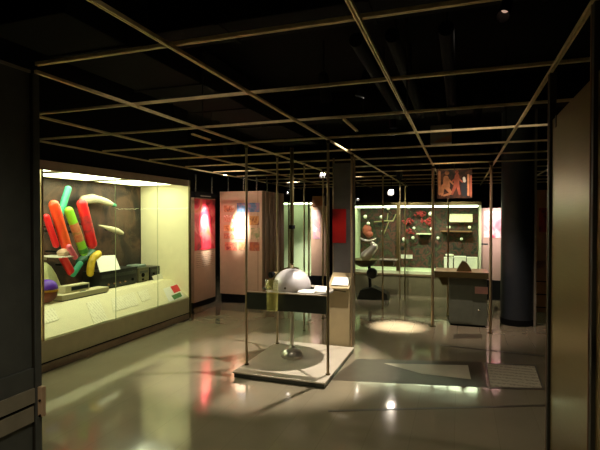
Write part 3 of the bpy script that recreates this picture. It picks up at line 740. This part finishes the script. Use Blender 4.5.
# counter tray with its peaked model
ct = thing('exhibit_counter', 'warm brown counter tray spanning the poles over the dark cabinet', 'counter', (.03, 7.1, .70))
box('counter_tray', M['copper'], (-.35, 6.98, .78), (.385, 7.55, .80), ct)
box('tray_edge', M['bronze'], (-.35, 6.96, .72), (.385, 6.98, .805), ct)
MB().prism([(-.33, 7.0, .78), (-.16, 7.0, .78), (-.16, 7.0, .60), (-.24, 7.0, .60)], (0, .4, 0)).build('tray_bowl', M['bronze'], ct)
pk = MB(); pkx = on_y(464, 262, 7.2).x
prof = [(-.105, .801), (.105, .801), (.095, .84), (.035, .93), (-.02, .95), (-.06, .89)]
pk.prism([(pkx + a, 7.12, z) for a, z in prof], (0, .16, 0))
tag(pk.build('peaked_model', M['bronze']), 'dark peaked model like a hill standing on the brown counter', 'model')
cab = thing('dark_cabinet', 'dark green grey cabinet under the brown counter', 'cabinet', (.13, 7.2, 0))
cl, cr = on_y(449, 300, 7.1).x, on_y(487, 300, 7.1).x
box('cabinet_body', M['cabinetgreen'], (cl, 7.1, .03), (cr, 7.5, .70), cab, .005)
box('cabinet_foot', M['black'], (cl + .02, 7.12, 0), (cr - .02, 7.48, .03), cab)
d_ = box('cabinet_door', M['cabinetgreen'], (cl + .02, 7.088, .06), (cl + .33, 7.1, .60), cab, .003)
kp = on_y(479, 310, 7.09); MB().ball((kp.x, 7.085, kp.z), .016, seg=12).build('cabinet_lock', M['chrome'], cab, True)
pa, pb = on_y(475, 287, 7.05), on_y(488, 294.5, 7.05)
pc = MB().prism([(pa.x, 7.085, pb.z), (pb.x, 7.085, pb.z), (pb.x, 7.099, pa.z), (pa.x, 7.099, pa.z)], (0, -.008, 0)).build('pink_panel', mat('panel_pink', srgb(206, 150, 140), .4), cab, label='small pink panel')  # thin pink panel against the cabinet front

# ---------------------------------------------------------------- dish exhibit in front of the far showcase
pole('slim pole at the left front of the dish exhibit', -2.0, 8.6, 0, .013)
pole('slim pole at the right front of the dish exhibit', -1.27, 8.05, 0, .014)
pole('slim pole at the right rear of the dish exhibit', -1.13, 9.3, 0, .012)
pole('dark slim pole just right of the dish exhibit', -1.0, 9.05, 0, .013, M['bronze'])
dc = on_y(364, 263, 8.95)
ds = thing('dish_stand', 'shallow olive dish on a stalk with dark base before the far showcase', 'dish', (dc.x, 8.95, 0))
MB().lathe((dc.x, 8.95, .62), [(.0, 0), (.08, .005), (.2, .06), (.27, .13), (.285, .15), (.27, .15), (.19, .085), (.07, .03), (0, .025)], 36).build('dish_bowl', M['bronze'], ds, True)
MB().cyl((dc.x + .12, 8.98, .15), (dc.x + .10, 8.97, .66), .028, seg=16).build('stalk', M['black'], ds, True)
p = on_y(374, 274, 8.95); MB().ball((p.x - .04, 8.95, .5), .11, seg=20).build('counterweight', M['gear'], ds, True)
MB().prism([(dc.x - .12, 8.85, 0), (dc.x + .48, 8.85, 0), (dc.x + .46, 8.85, .12), (dc.x + .2, 8.85, .24), (dc.x - .05, 8.85, .17)], (0, .3, 0)).build('dark_base', M['gear'], ds)
p = on_y(371, 255, 8.95)
cs = thing('chrome_sculpture', 'shiny chrome lump of rounded shapes resting in the olive dish', 'sculpture', (p.x, 8.95, .70))
q0, q1 = on_y(364.5, 257.5, 8.93), on_y(374, 247.5, 8.93)
MB().capsule(q0 + (q0 - q1) * .25, q1 + (q1 - q0) * .3, .105, 22, .07).build('sculpture_body', M['softchrome'], cs, True)
q2 = on_y(372.5, 243.5, 8.93); MB().ball(q2, .04).cyl(q2, q1, .018).build('sculpture_knob', M['softchrome'], cs, True)
q3 = on_y(368, 239.5, 8.93)
MB().path([q3 + Vector((.15 * math.cos(k * math.pi / 8), .07 * math.sin(k * math.pi / 8), .025 * math.cos(k * math.pi / 4))) for k in range(17)], .013, 8).cyl(q3 + Vector((.06, .0, .0)), q2, .012).build('sculpture_loop', M['softchrome'], cs, True)
tr = thing('side_tray', 'thin pale tray reaching right from the olive dish', 'tray', (dc.x + .48, 8.95, .74))
box('tray_plate', M['trimgrey'], (dc.x + .29, 8.85, .76), (-1.14, 9.12, .78), tr)
box('tray_skirt', M['bronze'], (dc.x + .33, 8.87, .66), (-1.2, 9.08, .76), tr, .02)

# ---------------------------------------------------------------- far showcase
fx0, fx1, fy = -2.16, .39, 9.55
ft, fb = 1.83, .50
fc = thing('far_showcase', 'wide far showcase lit green with red sprays and white balls', 'showcase', ((fx0 + fx1) / 2, fy, 0))
box('plinth', mat('far_plinth', srgb(104, 100, 76), .4), (fx0, fy, .0), (fx1, fy + .8, fb - .10), fc)
box('plinth_rail', M['pole'], (fx0, fy - .02, fb - .10), (fx1, fy + .8, fb - .06), fc)
box('deck', M['green_panel'], (fx0, fy, fb - .06), (fx1, fy + .78, fb), fc)
box('back_panel', blotch('far_back_print', R((8, 10, 6), (44, 46, 26), (96, 46, 36), (22, 28, 14), (70, 72, 40), (14, 16, 8)), 7, .6, 6), (fx0, fy + .74, fb), (fx1, fy + .78, ft), fc)
box('side_panel', M['green_panel'], (fx0, fy + .01, fb), (fx0 + .03, fy + .74, ft), fc)
box('side_panel', M['green_panel'], (fx1 - .03, fy + .01, fb), (fx1, fy + .74, ft), fc)
box('top_panel', M['bronze'], (fx0, fy - .01, ft), (fx1, fy + .78, ft + .07), fc)
box('light_strip', M['tubegreen'], (fx0 + .06, fy + .03, ft - .03), (fx1 - .06, fy + .30, ft - .002), fc)
for a, b in ((fx0, -1.30), (-1.30, -.45), (-.45, fx1)): box('glass_pane', M['glass'], (a + .003, fy, fb), (b - .003, fy + .005, ft), fc)
for x in (fx0 + .02, fx1 - .02): box('corner_post', M['green_panel'], (x - .02, fy - .012, fb - .06), (x + .02, fy + .01, ft), fc)
p = on_y(398, 240, fy); box('divider_post', M['bronze'], (p.x - .03, fy - .012, fb), (p.x + .03, fy + .03, ft), fc)
dv = on_y(399, 240, fy + .4).x
# white balls on stalks
ballm = mat('ball_white', srgb(232, 230, 210), .4)
SG = 'white balls on stalks in the far showcase'
wh = {(365, 216.5): 'top left', (368, 223.5): '', }
BL = [((365.3, 216.5), 2.0, 'white ball high at the left end of the far showcase'), ((368.3, 223.5), 1.8, 'white ball just below the leftmost ball'),
      ((381.7, 217), 2.0, 'white ball on the thin branch left of the dark divider'), ((388.3, 208.5), 1.7, 'white ball nearest the light strip left of the divider'),
      ((382.5, 231), 1.2, 'small white ball low on the thin branch'), ((408.7, 207.3), 1.6, 'white ball nearest the light strip right of the divider'),
      ((430.5, 213.8), 2.1, 'biggest white ball, beside the left pole of the cabinet bay'), ((448.6, 227.2), 1.8, 'white ball standing below the white notice'),
      ((469.5, 227.4), 1.5, 'white ball at the right end of the reddish shelf'), ((438, 238), 1.5, 'pale ball under the reddish shelf on the left'),
      ((461.5, 239), 1.5, 'pale ball under the reddish shelf on the right'), ((414, 228), 1.4, 'white ball left above the pale green shelf'),
      ((431.3, 229), 1.5, 'white ball at the right end of the pale green shelf'), ((404, 239.3), 2.0, 'white ball low beside the dark divider'),
      ((413, 237.7), 1.6, 'white ball low under the pale green shelf')]
for (pp, rp_, lab) in BL:
    Yb = fy + .45; p = on_y(*pp, Yb); r = rp_ * 9.6 / F
    t = thing('ball_on_stalk', lab, 'ball', (p.x, Yb, p.z), SG)
    MB().ball(p, r, seg=16).build('ball', ballm, t, True)
    MB().path([p + Vector((0, .0, -r * .6)), p + Vector((.02, .12, -.08)), (p.x + .02, fy + .74, p.z - .1)], .006, 8).build('stalk', M['bronze'], t, True)
# red sprays
redleaf = mat('red_leaf', srgb(150, 34, 36), .5, vary=.3)
for k, (px, py, n, R_, lab) in enumerate(((408, 222, 16, .13, 'red spray of leaves just right of the dark divider'), (420, 214, 16, .12, 'red spray of leaves high above the pale green shelf'),
                                     (427, 221, 16, .12, 'red spray of leaves against the left pole of the cabinet bay'), (410, 231, 12, .1, 'dark red spray of leaves low by the divider'))):
    p = on_y(px, py, fy + .58)
    t = thing('red_spray', lab, 'spray', (p.x, fy + .58, p.z), 'red leafy sprays in the far showcase')
    mb = MB()
    for i in range(n):
        a, rr = random.uniform(0, 6.28), R_ * random.uniform(.2, 1)
        c = p + Vector((rr * math.cos(a), random.uniform(-.05, .05), rr * .75 * math.sin(a)))
        mb.ball(c, .036, (1, .25, .5), 8, Matrix.Rotation(random.uniform(-1.2, 1.2), 3, 'Y') @ Matrix.Rotation(random.uniform(-.6, .6), 3, 'X'))
    mb.build('leaves', redleaf, t, True)
    MB().path([p, (p.x, fy + .74, p.z - .05)], .008, 8).build('twig', M['bronze'], t, True)
p = on_y(367, 230, fy + .5)
rm = MB().ball(p, .12, (.85, .5, 1), 18).ball(p + Vector((.05, -.02, -.09)), .09, (1, .6, .8), 16).cyl((p.x, p.y, p.z), (p.x, fy + .74, p.z), .02)
tag(rm.build('red_lump', mat('brick_red', srgb(150, 70, 54), .6, bump=.5), None, True), 'brick red rounded lump at the left end of the far showcase', 'model')
# branch
br = [on_y(374, 222, fy + .5), on_y(384, 221, fy + .5), on_y(393, 221, fy + .5), on_y(396, 214, fy + .5)]
b_ = thing('bare_branch', 'thin bare branch left of the dark divider in the far showcase', 'branch', br[0])
MB().path(br, .012, 8).path([on_y(389, 221, fy + .5), on_y(386, 229, fy + .5), on_y(383, 236, fy + .5)], .009, 8).path([on_y(387, 221, fy + .5), on_y(388, 213, fy + .5)], .008, 8).build('twigs', mat('branch_bark', srgb(150, 140, 96), .7), b_, True)
MB().cyl(br[1], (br[1].x, fy + .74, br[1].z), .012, seg=8).build('branch_mount', M['bronze'], b_)
# shelves, notices, boxes
def case_shelf(lab, a, b, m, zt=.018):
    p, q = on_y(*a, fy + .35), on_y(*b, fy + .35)
    t = thing('display_shelf', lab, 'shelf', ((p.x + q.x) / 2, fy + .5, p.z - zt), 'shelves inside the far showcase')
    box('shelf_board', m, (p.x, fy + .35, p.z - zt), (q.x, fy + .74, p.z), t)
    for x in (p.x + .03, q.x - .05): box('shelf_bracket', M['bronze'], (x, fy + .5, p.z - zt - .03), (x + .015, fy + .74, p.z - zt), t)
case_shelf('pale green shelf with white balls above it in the far showcase', (416, 233.6), (431, 234), M['green_panel'])
case_shelf('long reddish shelf right of the pale green one', (440, 231), (472, 231), M['copper'])
def notice(lab, a, b, Y, m, name='notice'):
    p, q = on_y(*a, Y), on_y(*b, Y)
    t = thing(name, lab, 'notice', ((p.x + q.x) / 2, Y, q.z), 'white notices in the far showcase')
    box('notice_card', m, (p.x, Y, q.z), (q.x, Y + .008, p.z), t)
    box('notice_mount', M['bronze'], ((p.x + q.x) / 2 - .02, Y + .008, q.z + .01), ((p.x + q.x) / 2 + .02, fy + .74, q.z + .03), t)
notice('large white notice high at the right of the far showcase', (449.5, 214), (472.5, 222), fy + .5, M['text'])
notice('small white notice low beside the dark divider', (401, 254.5), (412.5, 258.8), fy + .3, M['white'])
for k, (a, b, lab) in enumerate((((444, 257.5), (453, 266), 'low white box at the left of the three on the case floor'), ((454, 256.5), (466, 266), 'white box in the middle of the three on the case floor'), ((467, 257.5), (477.5, 266), 'white box at the right of the three on the case floor'))):
    p, q = on_y(*a, fy + .2), on_y(*b, fy + .2)
    t = thing('white_box', lab, 'box', ((p.x + q.x) / 2, fy + .3, fb), 'white boxes on the floor of the far showcase')
    box('box_body', M['white'], (p.x, fy + .2, fb), (q.x, fy + .4, p.z - .015), t, .004)
    box('box_lid', M['white'], (p.x - .004, fy + .195, p.z - .014), (q.x + .004, fy + .405, p.z), t, .003)
p = on_y(449.5, 253.5, fy + .3)
zt = on_y(449, 257.5, fy + .2).z + .001
tag(MB().lathe((p.x, fy + .3, zt), [(.03, 0), (.07, .02), (.085, .05), (.075, .06), (.0, .055)], 20).build('small_bowl', ballm, None, True), 'small pale bowl on the left white box', 'bowl')

# ---------------------------------------------------------------- right side: pink poster, column, further bits
py_ = 9.62
ra, rb = on_y(480.5, 208, py_), on_y(512, 281, py_)
pkb = thing('pink_board', 'grey pink board with a spotlit poster left of the round column', 'board', ((ra.x + rb.x) / 2, py_, 0))
box('board', mat('rose_grey_board', srgb(176, 146, 136), .5, vary=.05), (ra.x, py_, rb.z), (rb.x, py_ + .05, ra.z), pkb)
box('plinth', M['black'], (ra.x, py_ - .03, 0), (rb.x, py_ + .05, rb.z), pkb)
a, b = on_y(484, 211, py_), on_y(507, 238, py_)
box('poster', blotch('pink_poster_print', R((214, 60, 90), (236, 150, 160), (246, 214, 214), (232, 110, 130)), 3.5, .45, 2, .6), (a.x, py_ - .006, b.z), (b.x, py_, a.z), pkb, label='pink poster')
a, b = on_y(481, 243.3, py_), on_y(488, 244.8, py_)
box('dark_line', M['navy'], (a.x, py_ - .003, b.z), (b.x, py_, a.z), pkb)
a, b = on_y(489, 251.5, py_ - .25), on_y(492.5, 259, py_ - .25)
col = MB().cyl((.812, 7.55, 0), (.812, 7.55, ZC), .228, seg=40).build('column', M['navy'], None, True); struct(col)
struct(MB().cyl((.812, 7.55, 0), (.812, 7.55, .09), .234, seg=40).build('baseboard_column', M['black'], None, True))
struct(MB().box((1.02, 7.42, 0), (1.05, 7.45, ZC)).build('trim_2', M['trimgrey']))
# bits between the column and the metal door
ry = 8.6
ra, rb = on_y(537, 190, ry), on_y(552, 268, ry)
rp_ = thing('red_board', 'narrow board with a dim red picture seen right of the column', 'board', ((ra.x + rb.x) / 2, ry, 0))
box('board', M['copper'], (ra.x, ry, .0), (rb.x + .4, ry + .05, ra.z), rp_)
a, b = on_y(539, 208, ry), on_y(552, 232, ry)
box('picture', blotch('dim_red_print', R((110, 30, 26), (170, 60, 44), (60, 30, 30)), 5, .4), (a.x, ry - .006, b.z), (b.x + .3, ry, a.z), rp_)
p = on_y(543, 276, 7.9)
rs = thing('rail_shelf', 'reading shelf with dark rails right of the column', 'shelf', (p.x + .2, 7.9, 0))
MB().prism([(p.x - .12, 7.8, .80), (p.x + .5, 7.8, .80), (p.x + .5, 8.02, .90), (p.x - .12, 8.02, .90)], (0, 0, .012)).build('shelf_board', M['copper'], rs)
for x in (p.x - .1, p.x + .46): 
    MB().cyl((x, 7.92, 0), (x, 7.92, .85), .014, seg=12).build('rail_post', M['black'], rs, True)
for z in (.2, .4, .6): MB().cyl((p.x - .1, 7.92, z), (p.x + .46, 7.92, z), .009, seg=10).build('rail', M['black'], rs, True)

# ---------------------------------------------------------------- foreground left: dark unlit case side
lx = -2.11
ld = thing('dark_case_side', 'dark slate display side with pale rails at the left foreground', 'display side', (lx, .6, 0))
L0, L1 = -.7, 1.80
box('slate_panel', M['slate'], (lx - .06, L0, .80), (lx, L1, 2.33), ld)
box('slate_lower', M['slate'], (lx - .06, L0, .695), (lx + .012, L1, .797), ld)
box('pale_rail', M['trimgrey'], (lx - .06, L0, .617), (lx + .02, L1, .693), ld)
box('pale_rail', M['trimgrey'], (lx - .06, L0, .515), (lx + .012, L1, .60), ld)
box('dark_gap', M['black'], (lx - .06, L0, .60), (lx, L1, .617), ld)
box('slate_base', M['slate'], (lx - .06, L0, .0), (lx, L1, .515), ld)
box('top_cap', M['trimgrey'], (lx - .065, L0, 2.33), (lx + .01, L1, 2.345), ld)
fp = thing('corner_post', 'dark square post at the corner of the left foreground display', 'post', (lx, 1.83, 0))
box('post_shaft', M['darkpost'], (lx - .055, 1.803, 0), (lx + .012, 1.845, 2.33), fp)
box('post_edge', M['slate'], (lx + .013, 1.806, 0), (lx + .019, 1.842, 2.33), fp)
b0, b1 = on_y(46, 385, 1.85).z, on_y(46, 414, 1.85).z
bk = box('bracket_plate', M['tan'], (lx + .0195, 1.815, b1), (lx + .05, 1.84, b0), fp, .003, label='small pale bracket plate')
for z in (b0 - (b0 - b1) * .45, b1 + .006): MB().cyl((lx + .038, 1.816, z), (lx + .038, 1.809, z), .007, seg=12).build('screw', M['black'], bk)
p = thing('clamp_lamp', 'small dark clamp lamp on top of the left foreground display', 'lamp', (lx + .03, 1.3, 2.2))
MB().cyl((lx + .005, 1.42, 2.30), (lx + .06, 1.42, 2.22), .016, seg=14).build('lamp_arm', M['duct'], p)
MB().cyl((lx + .06, 1.42, 2.23), (lx + .06, 1.42, 2.15), .025, .03, seg=16).build('lamp_can', M['black'], p, True)

# ---------------------------------------------------------------- foreground right: satin metal door panel
dx = .447
md = thing('metal_door_panel', 'tall satin brass-grey metal panel in the right foreground', 'panel', (dx, 2.3, 0))
box('metal_sheet', M['satin'], (dx, 1.89, .0), (dx + .03, 2.675, 2.085), md, .003)
box('sheet_bracket', M['darkpost'], (dx - .003, 2.56, 2.03), (dx, 2.59, 2.09), md)
def dpost(lab, y, top):
    t = thing('dark_post', lab, 'post', (dx, y, 0), 'dark posts framing the metal panel')
    box('post_shaft', M['darkpost'], (dx - .012, y - .022, 0), (dx + .02, y + .022, top), t, .003)
    box('post_edge', mat('post_edge_brown', srgb(120, 84, 56), .4), (dx - .0145, y + .008, 0), (dx - .0121, y + .02, top), t)
dpost('dark post at the far edge of the foreground metal panel', 2.70, 2.33)
dpost('dark post at the near edge of the foreground metal panel', 1.865, 2.33)
m2 = thing('metal_door_panel', 'second satin metal panel cut off at the right edge of the view', 'panel', (dx, 1.5, 0))
box('metal_sheet', M['satin'], (dx, .9, .0), (dx + .03, 1.84, 2.085), m2, .003)

# ---------------------------------------------------------------- floor patches and plates
dk = mat('floor_dark', srgb(84, 76, 62), .3, vary=.1, spec=.2)
lt = mat('floor_pale', srgb(206, 196, 170), .3, vary=.05, spec=.2)
def patch(name, lab, pts, m, z0=.0, th=.002, parent=None):
    Q = [on_z(a, b, 0) for a, b in pts]
    mb = MB().prism([Vector((q.x, q.y, z0)) for q in Q], (0, 0, th))
    return mb.build(name, m, parent)
fi = thing('floor_patch', 'dark rectangular floor inlay around a pale strip', 'floor inlay', (-.4, 4.9, 0))  # dark four-sided field laid flat on the floor, pale strip inside
patch('dark_field', '', [(357, 359), (482, 362), (488, 387.5), (330, 380)], dk, .0005, .0015, fi)
patch('pale_strip', '', [(384, 363.5), (468, 365.5), (471, 379.5), (422, 374)], lt, .0022, .001, fi)

fm = thing('floor_map', 'pale outlined floor plate printed with faint lines beside the dark inlay', 'floor plate', (.5, 5.0, 0))
patch('plate_border', '', [(484, 362.5), (536, 365), (545, 390), (489, 388.5)], dk, .0005, .0012, fm)
patch('plate_field', '', [(487, 364), (534.5, 366.3), (542, 388.3), (490.5, 387)], paper_lines('plate_print', srgb(200, 190, 164), srgb(160, 150, 128), .09, 1, .5), .0018, .001, fm)
def strip(lab, a, b, w):
    A, B = on_z(*a, 0), on_z(*b, 0); d = (B - A).normalized(); n = Vector((-d.y, d.x, 0)) * w / 2
    o = MB().prism([Vector((q.x, q.y, .0005)) for q in (A + n, A - n, B - n, B + n)], (0, 0, .0015)).build('floor_strip', dk)
    tag(o, lab, 'floor strip', 'dark strips set in the floor')
strip('long dark floor strip nearest the camera on the right', (328, 411), (546, 405.5), .035)
strip('thin dark floor strip beyond the printed floor plate', (440, 345), (548, 356.5), .05)
i2 = patch('floor_plate', '', [(454, 334), (482, 334), (482, 338.5), (453, 338.5)], dk, .0005, .002); tag(i2, 'small dark floor plate in front of the dark cabinet', 'floor plate')

# ---------------------------------------------------------------- weak general light, camera
W = bpy.data.worlds.new('dim_hall'); S.world = W; W.use_nodes = True
W.node_tree.nodes['Background'].inputs[0].default_value = (.9, .8, .65, 1)
W.node_tree.nodes['Background'].inputs[1].default_value = .0
cam = bpy.data.cameras.new('camera'); co = bpy.data.objects.new('camera', cam); COL.objects.link(co)
cam.sensor_width = 36; cam.lens = 36 * F / 600; cam.clip_start = .02
co.location = EYEV
co.rotation_euler = (math.pi / 2 - PIT, 0, YAW)
S.camera = co
S.view_settings.view_transform = 'Standard'; S.view_settings.look = 'None'; S.view_settings.gamma = 1; S.view_settings.exposure = 0.0
S.view_settings.use_curve_mapping = False
S.cycles.max_bounces = 10; S.cycles.transparent_max_bounces = 16
S.cycles.sample_clamp_indirect = 4.0
